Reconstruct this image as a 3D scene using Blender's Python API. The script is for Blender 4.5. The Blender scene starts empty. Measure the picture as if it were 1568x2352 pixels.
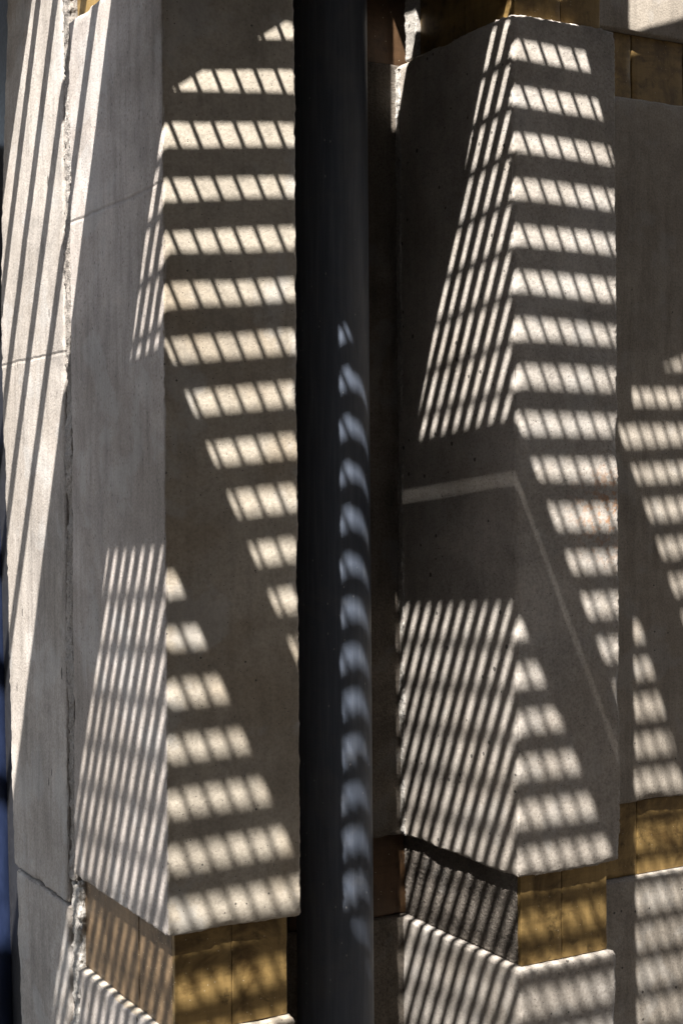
import bpy, math, random
from mathutils import Vector, Matrix, noise
random.seed(7)
C = bpy.context.scene
U = 2.0                                   # metres per layout unit
TH = 0.51468
SA, SD = 0.42376, 0.44840                 # sun travel per unit of drop, along the wall (x) and into it (y)

# ------------------------------------------------------------------ camera
ct, st = math.cos(TH), math.sin(TH)
XL = -0.115356
ca = -XL * ct - st
cd = XL * st - ct
cam_d = bpy.data.cameras.new('camera')
cam = bpy.data.objects.new('camera', cam_d)
C.collection.objects.link(cam)
cam_d.sensor_fit = 'HORIZONTAL'
cam_d.sensor_width = 36.0
cam_d.lens = 3511.4 / 1568 * 36.0
cam_d.shift_y = -85.0 / 1568
cam_d.clip_start = 0.02
cam_d.clip_end = 3000
right = Vector((ct, -st, 0)); up = Vector((0, 0, 1)); fwd = Vector((st, ct, 0))
ROLL = 0.00713
cx = (right - up * ROLL).normalized(); cy = (up + right * ROLL).normalized(); cz = -fwd
M = Matrix((cx, cy, cz)).transposed().to_4x4()
M.translation = Vector((ca * U, cd * U, 0))
cam.matrix_world = M
C.camera = cam
C.render.resolution_x = 682; C.render.resolution_y = 1024

# ------------------------------------------------------------------ sky and sun
sun_dir = Vector((SA, SD, -1)).normalized()        # light travels this way
elev = math.asin(-sun_dir.z)
tosun = -sun_dir
az = math.atan2(tosun.x, tosun.y)                  # clockwise from +y
w = bpy.data.worlds.new('World'); C.world = w; w.use_nodes = True
nt = w.node_tree; nt.nodes.clear()
sky = nt.nodes.new('ShaderNodeTexSky'); sky.sky_type = 'NISHITA'; sky.sun_disc = False
sky.sun_elevation = elev; sky.sun_rotation = az
bg = nt.nodes.new('ShaderNodeBackground'); bg.inputs[1].default_value = 0.074
wo = nt.nodes.new('ShaderNodeOutputWorld')
hs = nt.nodes.new('ShaderNodeHueSaturation'); hs.inputs['Saturation'].default_value = 0.68
nt.links.new(sky.outputs[0], hs.inputs['Color']); nt.links.new(hs.outputs[0], bg.inputs[0]); nt.links.new(bg.outputs[0], wo.inputs[0])
sl = bpy.data.lights.new('sun', 'SUN'); sl.energy = 5.0; sl.angle = math.radians(0.55); sl.color = (1.0, 0.965, 0.92)
so = bpy.data.objects.new('sun', sl); C.collection.objects.link(so)
so.rotation_euler = sun_dir.to_track_quat('-Z', 'Y').to_euler()
so.location = (-3, -3, 6)
C.view_settings.view_transform = 'Standard'; C.view_settings.look = 'None'
C.view_settings.exposure = 2.02; C.view_settings.gamma = 1.0
try:
    C.cycles.max_bounces = 8; C.cycles.diffuse_bounces = 4
except Exception: pass

# ------------------------------------------------------------------ materials
def new_mat(name):
    m = bpy.data.materials.new(name); m.use_nodes = True
    t = m.node_tree; t.nodes.clear()
    out = t.nodes.new('ShaderNodeOutputMaterial'); b = t.nodes.new('ShaderNodeBsdfPrincipled')
    t.links.new(b.outputs[0], out.inputs[0])
    return m, t, b
def nd(t, typ, **kw):
    n = t.nodes.new(typ)
    for k, v in kw.items(): setattr(n, k, v)
    return n
def noise_tex(t, vec, scale, detail=4, rough=0.55, dist=0.0):
    n = nd(t, 'ShaderNodeTexNoise'); n.inputs['Scale'].default_value = scale
    n.inputs['Detail'].default_value = detail; n.inputs['Roughness'].default_value = rough
    n.inputs['Distortion'].default_value = dist
    t.links.new(vec, n.inputs['Vector']); return n.outputs[0]
def ramp(t, fac, stops, interp='LINEAR'):
    r = nd(t, 'ShaderNodeValToRGB'); r.color_ramp.interpolation = interp
    e = r.color_ramp.elements
    while len(e) > 1: e.remove(e[-1])
    e[0].position = stops[0][0]; e[0].color = stops[0][1]
    for p, c in stops[1:]:
        q = e.new(p); q.color = c
    t.links.new(fac, r.inputs[0]); return r.outputs[0]
def g(v): return (v, v, v, 1)
def mix(t, a, b, fac, mode='MIX'):
    m = nd(t, 'ShaderNodeMix', data_type='RGBA', blend_type=mode)
    for sock, v in ((m.inputs[0], fac), (m.inputs[6], a), (m.inputs[7], b)):
        if hasattr(v, 'is_output'): t.links.new(v, sock)
        elif isinstance(v, tuple): sock.default_value = v
        else: sock.default_value = v
    return m.outputs[2]
def math_n(t, op, a, b=0.0):
    m = nd(t, 'ShaderNodeMath', operation=op)
    for s, v in ((m.inputs[0], a), (m.inputs[1], b)):
        if hasattr(v, 'is_output'): t.links.new(v, s)
        else: s.default_value = v
    return m.outputs[0]
def coords(t, scale=(1, 1, 1), loc=(0, 0, 0)):
    tc = nd(t, 'ShaderNodeTexCoord'); mp = nd(t, 'ShaderNodeMapping')
    mp.inputs['Scale'].default_value = scale; mp.inputs['Location'].default_value = loc
    t.links.new(tc.outputs['Object'], mp.inputs[0]); return mp.outputs[0]

def concrete(name, base, stain, seed=0.0, pits=1.0, grain=1.0, streak=0.5, blotch=0.5, pit_stretch=1.0, crack=None, rust=None):
    m, t, b = new_mat(name)
    v = coords(t, loc=(seed, seed * 1.7, seed * 0.6))
    vs = coords(t, scale=(1, 1, 0.12), loc=(seed, 0, seed))
    big = noise_tex(t, v, 7, 5, 0.6, 0.4)
    fine = noise_tex(t, v, 260, 3, 0.6)
    mid = noise_tex(t, v, 45, 5, 0.65)
    st_ = noise_tex(t, vs, 55, 5, 0.65)
    lo = tuple(c * 0.70 for c in base[:3]) + (1,); hi = tuple(min(1, c * 1.18) for c in base[:3]) + (1,)
    col = ramp(t, big, [(0.3, lo), (0.5, base), (0.72, hi)])
    col = mix(t, col, stain, math_n(t, 'MULTIPLY', ramp(t, noise_tex(t, v, 3.2, 6, 0.62, 0.8), [(0.46, g(0)), (0.60, g(1))]), blotch))
    col = mix(t, col, ramp(t, st_, [(0.30, g(0.60)), (0.52, g(1.0)), (0.8, g(1.12))]), streak, 'MULTIPLY')
    col = mix(t, col, ramp(t, mid, [(0.30, g(0.78)), (0.55, g(1.0)), (0.75, g(1.10))]), 0.55, 'MULTIPLY')
    col = mix(t, col, ramp(t, fine, [(0.30, g(0.60)), (0.52, g(1.0)), (0.72, g(1.22))]), 0.75 * grain, 'MULTIPLY')
    pn = noise_tex(t, coords(t, loc=(seed + 7, seed, 3)), 9, 8, 0.6, 0.3)
    col = mix(t, col, (base[0] * 1.14, base[0] * 1.12, base[0] * 1.08, 1), math_n(t, 'MULTIPLY', ramp(t, pn, [(0.54, g(0)), (0.60, g(0.8)), (0.70, g(1)), (0.74, g(0.3))]), 0.42 * blotch))
    col = mix(t, col, tuple(c * 0.62 for c in base[:3]) + (1,), math_n(t, 'MULTIPLY', ramp(t, noise_tex(t, v, 30, 6, 0.6, 0.2), [(0.66, g(0)), (0.70, g(1))]), 0.6 * blotch))
    # air holes
    vp = coords(t, scale=(1, 1, pit_stretch), loc=(seed * 3.1, seed, 0))
    vo = nd(t, 'ShaderNodeTexVoronoi', feature='F1'); vo.inputs['Scale'].default_value = 62
    t.links.new(vp, vo.inputs['Vector'])
    sep = nd(t, 'ShaderNodeSeparateColor'); t.links.new(vo.outputs['Color'], sep.inputs[0])
    keep = math_n(t, 'GREATER_THAN', sep.outputs[0], 1 - min(0.6, 0.13 * pits))
    rad = math_n(t, 'MULTIPLY', math_n(t, 'POWER', sep.outputs[1], 3.0), 0.20)
    rad = math_n(t, 'ADD', rad, 0.05)
    hole = math_n(t, 'MULTIPLY', math_n(t, 'LESS_THAN', vo.outputs['Distance'], rad), keep)
    vo2 = nd(t, 'ShaderNodeTexVoronoi', feature='F1'); vo2.inputs['Scale'].default_value = 210
    t.links.new(vp, vo2.inputs['Vector'])
    sep2 = nd(t, 'ShaderNodeSeparateColor'); t.links.new(vo2.outputs['Color'], sep2.inputs[0])
    keep2 = math_n(t, 'GREATER_THAN', sep2.outputs[0], 1 - min(0.7, 0.12 * pits))
    hole2 = math_n(t, 'MULTIPLY', math_n(t, 'LESS_THAN', vo2.outputs['Distance'], 0.16), keep2)
    holes = math_n(t, 'MAXIMUM', hole, hole2)
    col = mix(t, col, (0.05, 0.045, 0.04, 1), math_n(t, 'MULTIPLY', holes, 0.8))
    if rust is not None:
        tr = nd(t, 'ShaderNodeTexCoord'); vd = nd(t, 'ShaderNodeVectorMath', operation='DISTANCE')
        t.links.new(tr.outputs['Object'], vd.inputs[0]); vd.inputs[1].default_value = rust
        near = ramp(t, math_n(t, 'DIVIDE', vd.outputs['Value'], 0.10), [(0.0, g(1)), (0.5, g(0.5)), (1.0, g(0))])
        rm = math_n(t, 'MULTIPLY', near, ramp(t, noise_tex(t, v, 85, 5, 0.7), [(0.50, g(0)), (0.60, g(1))]))
        col = mix(t, col, (0.42, 0.17, 0.04, 1), math_n(t, 'MULTIPLY', rm, 0.75))
    line = None
    if crack is not None:                                # formwork joint line
        tc = nd(t, 'ShaderNodeTexCoord'); sx = nd(t, 'ShaderNodeSeparateXYZ'); t.links.new(tc.outputs['Object'], sx.inputs[0])
        zz = math_n(t, 'ADD', sx.outputs[2], math_n(t, 'MULTIPLY', math_n(t, 'SUBTRACT', noise_tex(t, v, 18, 4), 0.5), 0.008))
        dd = math_n(t, 'ABSOLUTE', math_n(t, 'SUBTRACT', zz, crack * U))
        line = ramp(t, dd, [(0.0, g(1)), (0.0006, g(0.8)), (0.0016, g(0))])
        col = mix(t, col, (0.09, 0.08, 0.07, 1), math_n(t, 'MULTIPLY', line, 0.30))
    t.links.new(col, b.inputs['Base Color'])
    b.inputs['Roughness'].default_value = 0.85
    b.inputs['Specular IOR Level'].default_value = 0.25
    h = math_n(t, 'ADD', math_n(t, 'MULTIPLY', fine, 0.0009 * grain), math_n(t, 'MULTIPLY', mid, 0.0012 * grain))
    h = math_n(t, 'ADD', h, math_n(t, 'MULTIPLY', noise_tex(t, v, 700, 2, 0.5), 0.00035 * grain))
    h = math_n(t, 'SUBTRACT', h, math_n(t, 'MULTIPLY', holes, 0.0022))
    if line is not None: h = math_n(t, 'SUBTRACT', h, math_n(t, 'MULTIPLY', line, 0.0012))
    bp = nd(t, 'ShaderNodeBump'); bp.inputs['Strength'].default_value = 0.9; bp.inputs['Distance'].default_value = 1.0
    t.links.new(h, bp.inputs['Height']); t.links.new(bp.outputs[0], b.inputs['Normal'])
    return m

M_L = concrete('concrete_warm', (0.42, 0.37, 0.30, 1), (0.36, 0.30, 0.225, 1), 1.3, pits=1.1, grain=0.6, streak=0.4, blotch=0.9)
M_LS = concrete('concrete_grey_side', (0.38, 0.342, 0.305, 1), (0.29, 0.255, 0.22, 1), 4.1, pits=1.8, grain=0.8, streak=0.7, blotch=0.8, pit_stretch=0.35, crack=0.0960)
M_LF = concrete('concrete_left_flank', (0.42, 0.375, 0.34, 1), (0.31, 0.27, 0.235, 1), 5.6, pits=3.0, grain=0.8, streak=0.7, blotch=0.8, pit_stretch=0.35, crack=0.1925)
M_R = concrete('concrete_grey', (0.43, 0.39, 0.345, 1), (0.36, 0.31, 0.255, 1), 8.7, pits=2.0, grain=0.85, streak=0.35, blotch=0.5, rust=((0.2812 + 0.0985 - 0.006) * 2, 0.0, -0.06))
M_BW = concrete('concrete_back_wall', (0.38, 0.335, 0.28, 1), (0.29, 0.25, 0.205, 1), 12.4, pits=0.9, grain=0.8, streak=0.6, blotch=0.6)
M_GRIME_SHADE = concrete('grimy_shade_concrete', (0.14, 0.118, 0.095, 1), (0.08, 0.066, 0.053, 1), 33.0, pits=2.0, grain=2.0, streak=0.9, blotch=0.9)  # grime, with the shade of the recess also put into the colour
M_MORT = concrete('rough_mortar', (0.42, 0.39, 0.35, 1), (0.30, 0.27, 0.23, 1), 15.2, pits=3.0, grain=2.6, streak=0.1, blotch=0.6)
M_JOINT = concrete('pitted_joint', (0.30, 0.27, 0.24, 1), (0.20, 0.175, 0.15, 1), 17.2, pits=6.0, grain=2.6, streak=0.1, blotch=0.8)
M_DIRT = concrete('crumbling_render', (0.19, 0.165, 0.14, 1), (0.09, 0.075, 0.06, 1), 19.2, pits=6.0, grain=4.5, streak=0.2, blotch=0.8)

M_MORT2 = concrete('patched_mortar', (0.42, 0.39, 0.35, 1), (0.33, 0.30, 0.27, 1), 25.2, pits=2.0, grain=1.4, streak=0.1, blotch=0.5)

def tile_mat(name, base, dark, seed):
    m, t, b = new_mat(name)
    v = coords(t, loc=(seed, seed, seed)); vs = coords(t, scale=(0.25, 0.25, 3.0), loc=(seed, 0, 0))
    n1 = noise_tex(t, v, 14, 6, 0.65, 0.6); n2 = noise_tex(t, vs, 40, 4, 0.6); n3 = noise_tex(t, v, 320, 2, 0.5)
    col = ramp(t, n1, [(0.36, dark), (0.52, base), (0.72, tuple(min(1, c * 1.25) for c in base[:3]) + (1,))])
    col = mix(t, col, ramp(t, n2, [(0.35, g(0.72)), (0.6, g(1.05))]), 0.5, 'MULTIPLY')
    n4 = noise_tex(t, coords(t, loc=(seed * 3, 1, seed)), 38, 6, 0.7, 0.5)
    col = mix(t, col, tuple(c * 0.45 for c in dark[:3]) + (1,), math_n(t, 'MULTIPLY', ramp(t, n4, [(0.56, g(0)), (0.68, g(1))]), 0.75))
    vd_ = coords(t, scale=(1, 1, 0.06), loc=(seed, 2, seed))
    col = mix(t, col, ramp(t, noise_tex(t, vd_, 90, 3, 0.6), [(0.35, g(0.75)), (0.6, g(1.06))]), 0.6, 'MULTIPLY')
    vo = nd(t, 'ShaderNodeTexVoronoi', feature='F1'); vo.inputs['Scale'].default_value = 190
    t.links.new(v, vo.inputs['Vector'])
    sep = nd(t, 'ShaderNodeSeparateColor'); t.links.new(vo.outputs['Color'], sep.inputs[0])
    sp = math_n(t, 'MULTIPLY', math_n(t, 'LESS_THAN', vo.outputs['Distance'], 0.16), math_n(t, 'GREATER_THAN', sep.outputs[0], 0.90))
    col = mix(t, col, (0.55, 0.47, 0.33, 1), math_n(t, 'MULTIPLY', sp, 0.7))
    t.links.new(col, b.inputs['Base Color'])
    b.inputs['Metallic'].default_value = 0.25
    t.links.new(ramp(t, n1, [(0.3, g(0.42)), (0.7, g(0.58))]), b.inputs['Roughness'])
    h = math_n(t, 'ADD', math_n(t, 'MULTIPLY', n3, 0.0004), math_n(t, 'MULTIPLY', n1, 0.0003))
    bp = nd(t, 'ShaderNodeBump'); bp.inputs['Strength'].default_value = 0.8; bp.inputs['Distance'].default_value = 1.0
    t.links.new(h, bp.inputs['Height']); t.links.new(bp.outputs[0], b.inputs['Normal'])
    return m
M_TILE = tile_mat('gold_glazed_tile', (0.30, 0.195, 0.070, 1), (0.13, 0.078, 0.026, 1), 2.0)
M_TILE3 = tile_mat('grimy_shade_tile', (0.085, 0.045, 0.02, 1), (0.05, 0.027, 0.012, 1), 9.0)  # tile colour lowered for recess shade as well as grime
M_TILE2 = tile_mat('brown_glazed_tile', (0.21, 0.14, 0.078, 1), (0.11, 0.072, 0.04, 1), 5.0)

def simple(name, col, rough=0.5, metal=0.0, spec=0.5, bump=0.0003, nscale=120, stretch=1.0):
    m, t, b = new_mat(name)
    v = coords(t, scale=(1, 1, stretch))
    n = noise_tex(t, v, nscale, 4, 0.6)
    lo = tuple(c * 0.75 for c in col[:3]) + (1,); hi = tuple(min(1, c * 1.25) for c in col[:3]) + (1,)
    t.links.new(ramp(t, n, [(0.3, lo), (0.7, hi)]), b.inputs['Base Color'])
    t.links.new(ramp(t, n, [(0.3, g(rough * 0.85)), (0.7, g(min(1, rough * 1.15)))]), b.inputs['Roughness'])
    b.inputs['Metallic'].default_value = metal; b.inputs['Specular IOR Level'].default_value = spec
    bp = nd(t, 'ShaderNodeBump'); bp.inputs['Strength'].default_value = 0.8; bp.inputs['Distance'].default_value = 1.0
    t.links.new(math_n(t, 'MULTIPLY', n, bump), bp.inputs['Height']); t.links.new(bp.outputs[0], b.inputs['Normal'])
    return m
M_PIPE = simple('slate_blue_paint', (0.10, 0.115, 0.145, 1), 0.42, 0.0, 0.5, 0.0005, 150, 0.08)
def painted_pipe():
    m, t, b = new_mat('slate_blue_paint')
    vl = coords(t, scale=(1, 1, 0.05)); v = coords(t)
    n = noise_tex(t, vl, 130, 5, 0.65); n2 = noise_tex(t, v, 8, 6, 0.7, 0.5); n3 = noise_tex(t, v, 420, 2, 0.5)
    col = ramp(t, n, [(0.25, (0.050, 0.060, 0.080, 1)), (0.5, (0.070, 0.083, 0.11, 1)), (0.8, (0.11, 0.125, 0.155, 1))])
    col = mix(t, col, (0.17, 0.165, 0.155, 1), math_n(t, 'MULTIPLY', ramp(t, n2, [(0.5, g(0)), (0.75, g(1))]), 0.35))
    vo = nd(t, 'ShaderNodeTexVoronoi', feature='F1'); vo.inputs['Scale'].default_value = 130
    t.links.new(coords(t, scale=(1, 1, 0.5)), vo.inputs['Vector'])
    sp = nd(t, 'ShaderNodeSeparateColor'); t.links.new(vo.outputs['Color'], sp.inputs[0])
    k = math_n(t, 'MULTIPLY', math_n(t, 'LESS_THAN', vo.outputs['Distance'], 0.12), math_n(t, 'GREATER_THAN', sp.outputs[0], 0.86))
    col = mix(t, col, (0.30, 0.30, 0.30, 1), math_n(t, 'MULTIPLY', k, 0.8))
    t.links.new(col, b.inputs['Base Color'])
    t.links.new(ramp(t, n2, [(0.3, g(0.36)), (0.7, g(0.56))]), b.inputs['Roughness'])
    bp = nd(t, 'ShaderNodeBump'); bp.inputs['Strength'].default_value = 0.8; bp.inputs['Distance'].default_value = 1.0
    h = math_n(t, 'ADD', math_n(t, 'MULTIPLY', n3, 0.0003), math_n(t, 'MULTIPLY', n, 0.0007))
    t.links.new(h, bp.inputs['Height']); t.links.new(bp.outputs[0], b.inputs['Normal'])
    return m
M_PIPE = painted_pipe()
M_BLUE = simple('blue_paint', (0.011, 0.019, 0.05, 1), 0.45, 0.0, 0.5, 0.0002, 60, 0.3)
M_FRAME = simple('black_painted_frame', (0.02, 0.02, 0.022, 1), 0.45)
M_STEEL = simple('galvanised_steel', (0.10, 0.10, 0.10, 1), 0.6, 0.4)
M_GROUND = simple('paving', (0.075, 0.065, 0.055, 1), 0.9, 0, 0.3, 0.002, 6)
M_DARKCON = simple('added_dark_wall', (0.16, 0.14, 0.12, 1), 0.9, 0, 0.3, 0.002, 4)
M_WARMWALL = simple('added_warm_wall', (0.36, 0.27, 0.18, 1), 0.9, 0, 0.3, 0.002, 4)
M_GROUT = simple('pale_grout', (0.30, 0.26, 0.20, 1), 0.8)

# ------------------------------------------------------------------ helpers
def link(name, verts, faces, mat, parent=None, smooth=True):
    me = bpy.data.meshes.new(name); me.from_pydata(verts, [], faces); me.update()
    if smooth: me.polygons.foreach_set('use_smooth', [True] * len(me.polygons))
    if mat: me.materials.append(mat)
    o = bpy.data.objects.new(name, me); C.collection.objects.link(o)
    if parent is not None:
        o.parent = parent; o.matrix_parent_inverse = parent.matrix_world.inverted() if False else Matrix.Translation(-parent.location)
    return o
def tag(o, label=None, cat=None, group=None, kind=None):
    for k, v in (('label', label), ('category', cat), ('group', group), ('kind', kind)):
        if v: o[k] = v
    return o
def empty(name, loc, label, cat, group=None):
    o = bpy.data.objects.new(name, None); C.collection.objects.link(o); o.location = loc
    return tag(o, label, cat, group)

def axis_samples(lo, hi, r, step, need):
    """sample positions along one axis, dense near both ends"""
    pts = [lo]
    if hi - lo > 2.4 * r:
        k = 5
        for i in range(1, k + 1): pts.append(lo + r * i / k)
        n = max(1, int(math.ceil((hi - lo - 2 * r) / step)))
        for i in range(1, n): pts.append(lo + r + (hi - lo - 2 * r) * i / n)
        for i in range(k, -1, -1): pts.append(hi - r * i / k)
    else:
        n = max(2, int(math.ceil((hi - lo) / step)))
        pts = [lo + (hi - lo) * i / n for i in range(n + 1)]
    return pts

def rough_box(name, lo, hi, mat, parent, r=0.006, step=0.008, face_amp=0.0004, edge_amp=0.002, chip=0.0, freq=60, seed=0.0, faces='xXyYzZ', warp=None, flank=None, ew=1.3):
    """rounded box with an eroded, chipped edge; lo/hi in metres"""
    lo = Vector(lo); hi = Vector(hi)
    S = [axis_samples(lo[i], hi[i], r, step, True) for i in range(3)]
    verts = []; fcs = []; index = {}
    def put(p):
        key = (round(p[0], 5), round(p[1], 5), round(p[2], 5))
        i = index.get(key)
        if i is None:
            i = len(verts); index[key] = i
            inner = Vector([min(max(p[k], lo[k] + r), hi[k] - r) if hi[k] - lo[k] > 2 * r else (lo[k] + hi[k]) / 2 for k in range(3)])
            dl = Vector(p) - inner
            nrm = dl.normalized() if dl.length > 1e-9 else Vector((0, 0, 1))
            near = sorted([min(p[k] - lo[k], hi[k] - p[k]) for k in range(3)])
            e = math.exp(-(near[1] / (r * 1.3)) ** 2)          # 1 on an edge, 0 on a face
            en = math.exp(-(near[1] / (r * ew)) ** 2)
            q = inner + nrm * r if e > 0.02 else Vector(p)
            if e > 0.02:
                q = Vector(p).lerp(q, min(1, e * 1.6)) if near[1] < r * 1.001 or True else q
            nv = Vector(p) * freq + Vector((seed, seed, seed))
            n1 = noise.noise(nv); n2 = noise.noise(nv * 3.1); n3 = noise.noise(Vector(p) * 9 + Vector((seed, 3, 1)))
            d = face_amp * (n1 + 0.6 * n2) + face_amp * 2.0 * n3
            d += en * edge_amp * (0.9 * n1 + 0.7 * n2 - 0.15)
            if chip:
                c = noise.noise(Vector(p) * 16 + Vector((seed * 2, 5, 9)))
                d -= e * chip * max(0, c - 0.12) * 4 * (0.7 + 0.6 * n2)
            q = q + nrm * d
            if warp: q = warp(q)
            verts.append(q)
        return i
    def grid(ax, val, flip):
        a, b_ = [k for k in range(3) if k != ax]
        for i in range(len(S[a]) - 1):
            for j in range(len(S[b_]) - 1):
                c = []
                for (u, v_) in ((i, j), (i + 1, j), (i + 1, j + 1), (i, j + 1)):
                    p = [0, 0, 0]; p[ax] = val; p[a] = S[a][u]; p[b_] = S[b_][v_]
                    c.append(put(p))
                if flip: c.reverse()
                fcs.append(c)
    # orientation: ax=0: (y,z) ccw -> +x ; ax=1: (x,z) -> -y ; ax=2 -> +z
    if 'x' in faces: grid(0, lo[0], True)
    if 'X' in faces: grid(0, hi[0], False)
    if 'y' in faces: grid(1, lo[1], False)
    if 'Y' in faces: grid(1, hi[1], True)
    if 'z' in faces: grid(2, lo[2], True)
    if 'Z' in faces: grid(2, hi[2], False)
    o = link(name, verts, fcs, mat, parent)
    if flank:
        o.data.materials.append(flank)
        for p in o.data.polygons:
            if p.normal.x < -0.75: p.material_index = 1
    return o

def pbox(V, Fc, lo, hi):
    b = len(V)
    V += [(x, y, z) for z in (lo[2], hi[2]) for y in (lo[1], hi[1]) for x in (lo[0], hi[0])]
    Fc += [[b + i for i in f] for f in ((0, 2, 3, 1), (4, 5, 7, 6), (0, 1, 5, 4), (2, 6, 7, 3), (0, 4, 6, 2), (1, 3, 7, 5))]

# levels and plan (layout units)
ZT, ZB, ZG = 0.344, -0.302, -0.371
AR, W = 0.2812, 0.0985
DB = 0.160
INS = 0.0075
def m3(a, d, z): return (a * U, d * U, z * U)

# ------------------------------------------------------------------ pilasters
def pilaster(a0, label, mat_f, dl, seed, flank=None, lower_ins=0.002, r=0.004, ea=0.0011, fq=130, stp=0.0065, ew=1.3):
    P = empty('concrete_pilaster', m3(a0 + W / 2, 0.08, -0.80), label, 'pilaster', 'concrete pilasters along the facade')
    a1 = a0 + W
    top = 0.405
    # main tall block
    blk = rough_box('concrete_block', m3(a0, 0, ZB), m3(a1, dl, ZT), mat_f, P, r=r, step=stp, face_amp=0.0003, edge_amp=ea, chip=0.0035, freq=fq, seed=seed, flank=flank, ew=ew)
    # upper block above the upper band
    rough_box('concrete_block', m3(a0, 0, top), m3(a1, dl, 0.80), mat_f, P, r=r, step=0.03, edge_amp=0.0010, freq=130, seed=seed + 3, flank=flank)
    lo_b = rough_box('concrete_block', m3(a0 + lower_ins, lower_ins, -0.80), m3(a1 - lower_ins - 0.0015, dl, ZG), mat_f, P, r=0.009, step=0.0065, face_amp=0.0004, edge_amp=0.0014, chip=0.003, freq=110, seed=seed + 5, flank=flank)
    return P, blk, lo_b

def tile_band(P, a0, a1, d0, d1, z0, z1, splits_a, splits_d, mf, ms, core):
    """tiles wrapped round a recessed band; a core block behind, separate thin tiles with grout gaps"""
    band = rough_box('band_core', m3(a0 + .0035, d0 + .0035, z0 - .004), m3(a1 - .0035, d1, z1 + .004), core, P, r=0.002, step=0.05, edge_amp=0.0, face_amp=0.0)
    gap = 0.0002; t = 0.0045; k = 0
    ga = [a0] + [a0 + (a1 - a0) * s for s in splits_a] + [a1]
    for i in range(len(ga) - 1):
        x0 = ga[i] + (gap if i else 0); x1 = ga[i + 1] - (gap if i < len(ga) - 2 else 0)
        rough_box('tile', m3(x0, d0 + random.uniform(-.0003, .0003), z0 + .0004), m3(x1, d0 + t, z1 - .0004), mf, band, r=0.0012, step=0.012, face_amp=0.0002, edge_amp=0.0007, seed=i * 3.3 + a0 * 50)
    if ms:
        gd = [d0 + t + gap] + [d0 + (d1 - d0) * s for s in splits_d] + [d1]
        for i in range(len(gd) - 1):
            y0 = gd[i] + (gap if i else 0); y1 = gd[i + 1] - (gap if i < len(gd) - 2 else 0)
            rough_box('tile', m3(a0 + random.uniform(-.0003, .0003), y0, z0 + .0004), m3(a0 + t, y1, z1 - .0004), ms, band, r=0.0012, step=0.012, face_amp=0.0002, edge_amp=0.0007, seed=i * 5.3 + a0 * 70)
        # right flank
        rough_box('tile', m3(a1 - t, d0 + t + gap, z0 + .0004), m3(a1, d1, z1 - .0004), mf, band, r=0.0012, step=0.03, face_amp=0.0002, edge_amp=0.0005)
    return band

DL_L, DL_R = 0.181, 0.172
PL, blkL, lowL = pilaster(0.0, 'left concrete pilaster, beige front face, gold tile band near its foot, beside the dark drainpipe', M_L, DL_L, 1.1, M_LF, 0.002, 0.004, 0.0013, 170)
PR, blkR, lowR = pilaster(AR, 'right grey concrete pilaster between the drainpipe and the back wall, gold tiles above and below', M_R, DL_R, 7.7, None, 0.002, 0.005, 0.0016, 210, 0.0045, 2.2)
tile_band(PL, INS, W - INS, INS, DL_L, ZG, ZB, [0.50], [0.36, 0.72], M_TILE, M_TILE2, M_GROUT)
tile_band(PL, INS, W - INS, INS, DL_L, ZT, 0.405, [0.50], [0.36, 0.72], M_TILE, M_TILE, M_GROUT)
bR = tile_band(PR, AR + INS, AR + W - INS - .0015, INS, DL_R, ZG, ZB, [0.47], [0.5], M_TILE, None, M_GROUT)
rough_box('crumbling_render', m3(AR + INS - .0005, INS + .0047, ZG + .0004), m3(AR + INS + .004, DL_R, ZB - .0004), M_DIRT, bR, r=0.003, step=0.0022, face_amp=0.0013, edge_amp=0.001, freq=260, seed=3.1)
tile_band(PR, AR + INS, AR + W - INS - .0015, INS, 0.1385, ZT, 0.405, [0.53], [0.5], M_TILE, M_TILE, M_GROUT)
# rough mortar at the back corner of each pilaster
rough_box('mortar_joint', m3(0.0010, DL_L + .0005, ZB - .006), m3(0.02, 0.1965, 0.80), M_JOINT, PL, r=0.004, step=0.0035, face_amp=0.0022, edge_amp=0.003, freq=90, seed=4.4)
rough_box('mortar_joint', m3(0.0035, DL_L - .0035, -0.80), m3(0.02, 0.1965, ZB - .0065), M_MORT, PL, r=0.006, step=0.0035, face_amp=0.0030, edge_amp=0.004, freq=70, seed=9.4)
rough_box('mortar_joint', m3(AR + .0035, 0.139, ZT + .0005), m3(AR + 0.02, 0.1565, 0.404), M_MORT2, PR, r=0.003, step=0.0035, face_amp=0.0007, edge_amp=0.0016, freq=90, seed=6.4)

rough_box('mortar_joint', m3(AR - .0006, 0.1585, ZB + .001), m3(AR + 0.01, 0.170, ZT - .004), M_MORT, PR, r=0.002, step=0.003, face_amp=0.0016, edge_amp=0.002, freq=120, seed=8.8)
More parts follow.
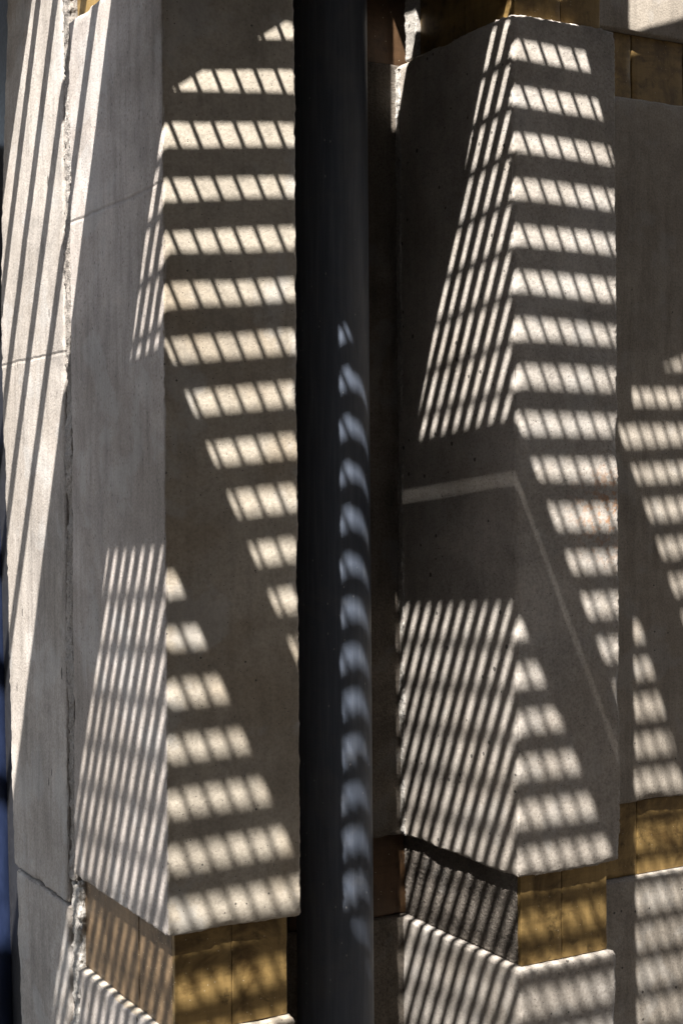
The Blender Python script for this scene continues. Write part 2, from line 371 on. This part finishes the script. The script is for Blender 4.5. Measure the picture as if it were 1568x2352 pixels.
# ------------------------------------------------------------------ side wall panel left of the left pilaster
SW = empty('side_wall', m3(0.02, 0.26, -0.80), 'pale concrete side wall at the left, striped with broad bands of sunlight, next to the blue tube', 'wall')
EDGE = [(-0.80, 0.292), (-0.4497, 0.3181), (-0.3317, 0.332), (-0.1713, 0.3416), (-0.0905, 0.3446), (0.036, 0.3552), (0.1482, 0.3587), (0.2223, 0.3545), (0.4031, 0.3341), (0.80, 0.31)]
def lean(q):
    # the far edge of the panel is uneven, bellied with height
    z = q.z / U; e = EDGE[-1][1]
    for (z0, e0), (z1, e1) in zip(EDGE, EDGE[1:]):
        if z0 <= z <= z1: e = e0 + (e1 - e0) * (z - z0) / (z1 - z0); break
    t = (q.y / U - 0.1975) / (0.335 - 0.1975)
    q = q.copy(); q.y += U * (e - 0.335) * max(0, t)
    return q
rough_box('concrete_panel', m3(0.0005, 0.1975, -0.327), m3(0.05, 0.335, 0.80), M_LS, SW, r=0.004, step=0.008, face_amp=0.0004, edge_amp=0.0014, chip=0.003, freq=120, seed=21, warp=lean)
rough_box('concrete_panel', m3(0.0010, 0.1975, -0.80), m3(0.05, 0.335, -0.3295), M_LS, SW, r=0.005, step=0.008, face_amp=0.0005, edge_amp=0.0016, chip=0.005, freq=100, seed=27, warp=lean)

# ------------------------------------------------------------------ recessed back wall, built as separate stretches
def back_wall(a0, a1, DB, label, seed, MC, MT):
    B = empty('recessed_wall', m3((a0 + a1) / 2, DB + .05, -0.80), label, 'wall', 'stretches of the wall behind the pilasters')
    rough_box('concrete_block', m3(a0, DB, ZB), m3(a1, DB + .12, ZT), MC, B, r=0.004, step=0.012, edge_amp=0.0014, chip=0.003, freq=120, seed=seed)
    rough_box('concrete_block', m3(a0, DB, 0.405), m3(a1, DB + .12, 0.80), MC, B, r=0.004, step=0.015, edge_amp=0.0014, chip=0.003, freq=120, seed=seed + 1)
    rough_box('concrete_block', m3(a0, DB + .001, -0.80), m3(a1, DB + .12, ZG), MC, B, r=0.006, step=0.012, edge_amp=0.0016, chip=0.003, freq=120, seed=seed + 2)
    for z0, z1 in ((ZG, ZB), (ZT, 0.405)):
        band = rough_box('band_core', m3(a0 + .0005, DB + INS + .0045, z0 - .004), m3(a1 - .0005, DB + .11, z1 + .004), M_GROUT, B, r=0.002, step=0.05, edge_amp=0, face_amp=0)
        n = max(1, round((a1 - a0) / 0.062)); wd = (a1 - a0) / n
        for i in range(n):
            rough_box('tile', m3(a0 + i * wd + .0005, DB + INS, z0 + .0004), m3(a0 + (i + 1) * wd - .0005, DB + INS + .0045, z1 - .0004), MT, band, r=0.0012, step=0.015, face_amp=0.0002, edge_amp=0.0007, seed=i + seed)
    return B
back_wall(0.0555, AR + .02, 0.1655, 'dark recessed wall seen between the drainpipe and the right pilaster', 31, M_GRIME_SHADE, M_TILE3)
back_wall(AR + W - .03, 1.35, 0.160, 'back wall right of the right pilaster with a gold tile band top and bottom', 37, M_BW, M_TILE)

# ------------------------------------------------------------------ drainpipe
def tube(name, p0, p1, r, mat, parent=None, n=64, rings=2, cap=True):
    p0 = Vector(p0); p1 = Vector(p1); ax = (p1 - p0).normalized()
    x = ax.orthogonal().normalized(); y = ax.cross(x)
    V = []; Fc = []
    for k in range(rings + 1):
        c = p0.lerp(p1, k / rings)
        for i in range(n):
            t = 2 * math.pi * i / n
            V.append(c + (x * math.cos(t) + y * math.sin(t)) * r)
    for k in range(rings):
        for i in range(n):
            j = (i + 1) % n
            Fc.append([k * n + i, k * n + j, (k + 1) * n + j, (k + 1) * n + i])
    if cap:
        Fc.append(list(range(n))[::-1]); Fc.append([rings * n + i for i in range(n)])
    return link(name, V, Fc, mat, parent)
pipe = tube('drainpipe', m3(0.1906, 0.118, -0.80), m3(0.1906, 0.118, 0.80), 0.030 * U, M_PIPE, rings=8, n=96)
tag(pipe, 'thick round dark slate drainpipe between the pilasters, dappled with light on its right side', 'drainpipe')
for f in pipe.data.polygons[-2:]: f.use_smooth = False

# ------------------------------------------------------------------ far left: door frame and blue tube
fr = rough_box('door_frame', m3(0.016, 0.29, -0.80), m3(0.06, 0.60, 0.8), M_FRAME, None, r=0.003, step=0.04, edge_amp=0.0)
tag(fr, 'black painted frame past the far edge of the side wall', 'frame')
bt = tube('blue_tube', m3(0.006, 0.386, -0.80), m3(0.006, 0.452, 0.30), 0.019 * U, M_BLUE, rings=4, n=48)
tag(bt, 'blue painted tube rising at the lower left edge of the picture', 'tube')

# ------------------------------------------------------------------ ground, and unseen walls added to shape the ambient light
opp = rough_box('wall', (-9.0, -3.9, -1.6), (0.55, -3.5, 4.0), M_DARKCON, None, r=0.02, step=0.5, edge_amp=0.0, face_amp=0.0)  # added out of view to hold back light from the front left
tag(opp, 'unseen dark wall added opposite the pilasters to cut ambient light', 'wall')
opp2 = rough_box('wall', (0.65, -3.9, -1.6), (9.0, -3.5, 3.1), M_WARMWALL, None, r=0.02, step=0.5, edge_amp=0.0, face_amp=0.0)  # added out of view, sends warm light onto the front faces
tag(opp2, 'low unseen warm wall added opposite to tune the bounced light', 'wall')
gs = link('ground', [(-400, -400, -1.6), (400, -400, -1.6), (400, 400, -1.6), (-400, 400, -1.6)], [[0, 1, 2, 3]], M_GROUND, smooth=False)
tag(gs, kind='structure')

# ------------------------------------------------------------------ steel grating canopy (just above the picture)
# plan positions are given as where the sun drops them on the level plane z=0
H0, HA, HD = 0.36, 0.33, 0.13
def hz(a, d): return H0 + HA * a + HD * d
def up_q(a, d, dz=0.0):
    z = hz(a, d) + dz
    return Vector(((a - SA * z) * U, (d - SD * z) * U, z * U))
def D1(a): return 0.0872 + 0.2330 * a if a < .25 else (0.1455 + 0.192 * (a - .25) if a < .40 else 0.1743 + 0.142 * (a - .40))
def D2(a):
    if a < .1426: return 0.242 - 0.115 * (.1426 - a)
    return 0.2125 + 0.207 * a if a < .43 else 0.3015 + 0.145 * (a - .43)
def bar(V, Fc, q0, q1, t, h):
    """flat vertical bar between two plan points"""
    p0 = up_q(*q0); p1 = up_q(*q1); ax = (p1 - p0).normalized()
    s = ax.cross(Vector((0, 0, 1))).normalized() * t * U / 2
    v = Vector((0, 0, h * U / 2)); b = len(V)
    V += [p0 - s - v, p0 + s - v, p0 + s + v, p0 - s + v, p1 - s - v, p1 + s - v, p1 + s + v, p1 - s + v]
    Fc += [[b + i for i in f] for f in ((0, 1, 2, 3), (7, 6, 5, 4), (0, 4, 5, 1), (1, 5, 6, 2), (2, 6, 7, 3), (3, 7, 4, 0))]
def rod(V, Fc, q0, q1, r, dz, n=8):
    p0 = up_q(q0[0], q0[1], dz); p1 = up_q(q1[0], q1[1], dz)
    ax = (p1 - p0).normalized(); x = ax.orthogonal().normalized(); y = ax.cross(x); b = len(V)
    for c in (p0, p1):
        for i in range(n):
            t = 2 * math.pi * i / n; V.append(c + (x * math.cos(t) + y * math.sin(t)) * r * U)
    for i in range(n):
        j = (i + 1) % n; Fc.append([b + i, b + j, b + n + j, b + n + i])
def slab(name, poly, th, mat, parent, dz=0.0):
    V = [up_q(a, d, dz - th / 2) for a, d in poly] + [up_q(a, d, dz + th / 2) for a, d in poly]
    n = len(poly); Fc = [list(range(n))[::-1], [n + i for i in range(n)]]
    for i in range(n):
        j = (i + 1) % n; Fc.append([i, j, n + j, n + i])
    return link(name, V, Fc, mat, parent, smooth=False)

def clip_line(q, v, halfs, T=2.0):
    """clip the line q+t v to the region where every f(q)>=0 (f linear)"""
    t0, t1 = -T, T
    for f in halfs:
        f0 = f(q[0], q[1]); f1 = f(q[0] + v[0], q[1] + v[1]); k = f1 - f0
        if abs(k) < 1e-12:
            if f0 < 0: return None
            continue
        t = -f0 / k
        if k > 0: t0 = max(t0, t)
        else: t1 = min(t1, t)
    return (t0, t1) if t1 > t0 + 1e-5 else None

TB = 0.0016
def grating(label, o, Ma, Md, halfs, ir, jr, HB=0.0182, RR=0.0018):
    c = up_q(o[0], o[1])
    G = empty('steel_grating', c, label, 'grating', 'steel grating panels overhead')
    V = []; Fc = []
    for j in range(jr[0], jr[1]):
        jt = random.gauss(0, .00028)
        q = (o[0] + (j + .5) * Md[0], o[1] + (j + .5) * Md[1] + jt); v = (1.0, Ma[1] / Ma[0] + random.gauss(0, .0035))
        r = clip_line(q, v, halfs)
        if r:
            r = (r[0] - .005, r[1] + .005)          # bars run on under the flat bars they are welded to
            bar(V, Fc, (q[0] + r[0] * v[0], q[1] + r[0] * v[1]), (q[0] + r[1] * v[0], q[1] + r[1] * v[1]), TB, HB)
    link('bearing_bars', V, Fc, M_STEEL, G, smooth=False)
    V = []; Fc = []
    for i in range(ir[0], ir[1]):
        q = (o[0] + i * Ma[0] + random.gauss(0, .00025), o[1] + i * Ma[1]); v = (Md[0] / Md[1] + random.gauss(0, .003), 1.0)
        r = clip_line(q, v, halfs)
        if r: rod(V, Fc, (q[0] + r[0] * v[0], q[1] + r[0] * v[1]), (q[0] + r[1] * v[0], q[1] + r[1] * v[1]), RR, HB / 2)
    link('cross_rods', V, Fc, M_STEEL, G)
    return G
dmin = -0.60
lim = [lambda a, d: d - dmin, lambda a, d: 0.0872 + 0.2330 * a - d + .008]
lim3 = [lambda a, d: d - dmin, lambda a, d: 0.1455 + 0.192 * (a - .25) - d + .006]
lim4 = [lambda a, d: d - dmin, lambda a, d: 0.1742 + 0.142 * (a - .40) - d + .006]
def right_of(a0, k): return lambda a, d: a - (a0 + k * d)
def left_of(a0, k): return lambda a, d: (a0 + k * d) - a
E1P = (-0.222, -0.03)
E2L = (-0.0209, -0.03); E1L = (0.0395, -0.055); E2R = (0.2405, -0.03); E1R = (0.3005, -0.04); E3 = (0.458, 0.2); E4 = (0.5305, 0.0); E5 = (0.73, -0.03)
diag = lambda a, d: a - (0.113 + 0.946 * d)
grating('grating panel over the left pilaster foot', (-0.0477, -0.0640), (0.01554, 0.00023), (-0.0005, 0.01605), lim + [right_of(*E1P), left_of(*E2L)], (-16, 8), (-45, 16), 0.0205, 0.0020)
grating('grating panel over the left pilaster front', (0.13526, 0.11715), (0.01629, 0.00073), (-0.00097, 0.01517), lim + [right_of(*E1L), left_of(*E2R), lambda a, d: -diag(a, d) - .0003], (-60, 20), (-60, 5))
grating('grating panel over the foot of the right pilaster', (0.1974, -0.0985), (0.0154, -0.00005), (-0.0005, 0.0156), lim + [right_of(*E1L), left_of(*E2R), lambda a, d: diag(a, d) - .0003], (-60, 40), (-60, 25), 0.0200, 0.0021)
grating('grating panel over the right pilaster front', (0.39791, 0.11121), (0.0158, -0.00009), (-0.00078, 0.01577), lim3 + [right_of(*E1R), left_of(*E3)], (-60, 40), (-60, 25))
grating('grating panel over the back wall', (0.5699, 0.1757), (0.0158, 0.0002), (0.0, 0.0155), lim4 + [right_of(*E4), left_of(*E5)], (-60, 40), (-60, 25))
CN = empty('canopy_frame', up_q(0.1, 0.1), 'steel frame carrying the grating panels over the facade', 'frame')
def strip(e0, e1, name='flat_bar'):
    f = lambda e, d: (e[0] + e[1] * d)
    # far end follows the oblique beam
    def pt(e):
        d = D1(e[0]) + .012; return (f(e, d), d)
    slab(name, [(f(e0, dmin), dmin), (f(e1, dmin), dmin), pt(e1), pt(e0)], 0.003, M_STEEL, CN, -0.0045)
strip((-1.2, -.03), (E1P[0], E1P[1]))
strip(E2L, E1L)
SLW = 0.00021
strip(E2R, (0.2800 - SLW / 2, -0.045)); strip((0.2800 + SLW / 2, -0.045), E1R)
strip(E3, E4); strip(E5, (2.5, -0.03))
slab('oblique_beam', [(-2.0, D1(-2.0)), (.25, D1(.25)), (.40, D1(.40)), (2.5, D1(2.5)), (2.5, D2(2.5)), (.43, D2(.43)), (.1426, D2(.1426)), (-2.0, D2(-2.0))], 0.004, M_STEEL, CN)
slab('added_sky_cover', [(.18, D2(.18) - .01), (.385, D2(.385) - .01), (.385, .75), (.18, .75)], 0.0025, M_STEEL, CN)  # added plate, keeps sky light out of the recess
slab('added_sky_cover', [(.447, D2(.447) - .01), (.688, D2(.688) - .01), (.688, .95), (.447, .95)], 0.0025, M_STEEL, CN)  # second added plate, closes off more sky above the recess
# open slats by the side wall
SL = empty('slatted_screen', up_q(0.0, 0.35), 'widely spaced steel slats over the side wall', 'screen')
for dc in (0.4232, 0.3775, 0.3275, 0.2755):
    slab('slat', [(-1.2, dc - .0074), (0.178, dc - .0074), (0.178, dc + .0074), (-1.2, dc + .0074)], 0.002, M_STEEL, SL)
slab('end_plate', [(0.18, 0.437), (-1.2, 0.750), (-1.2, 1.6), (0.18, 1.6)], 0.003, M_STEEL, SL)
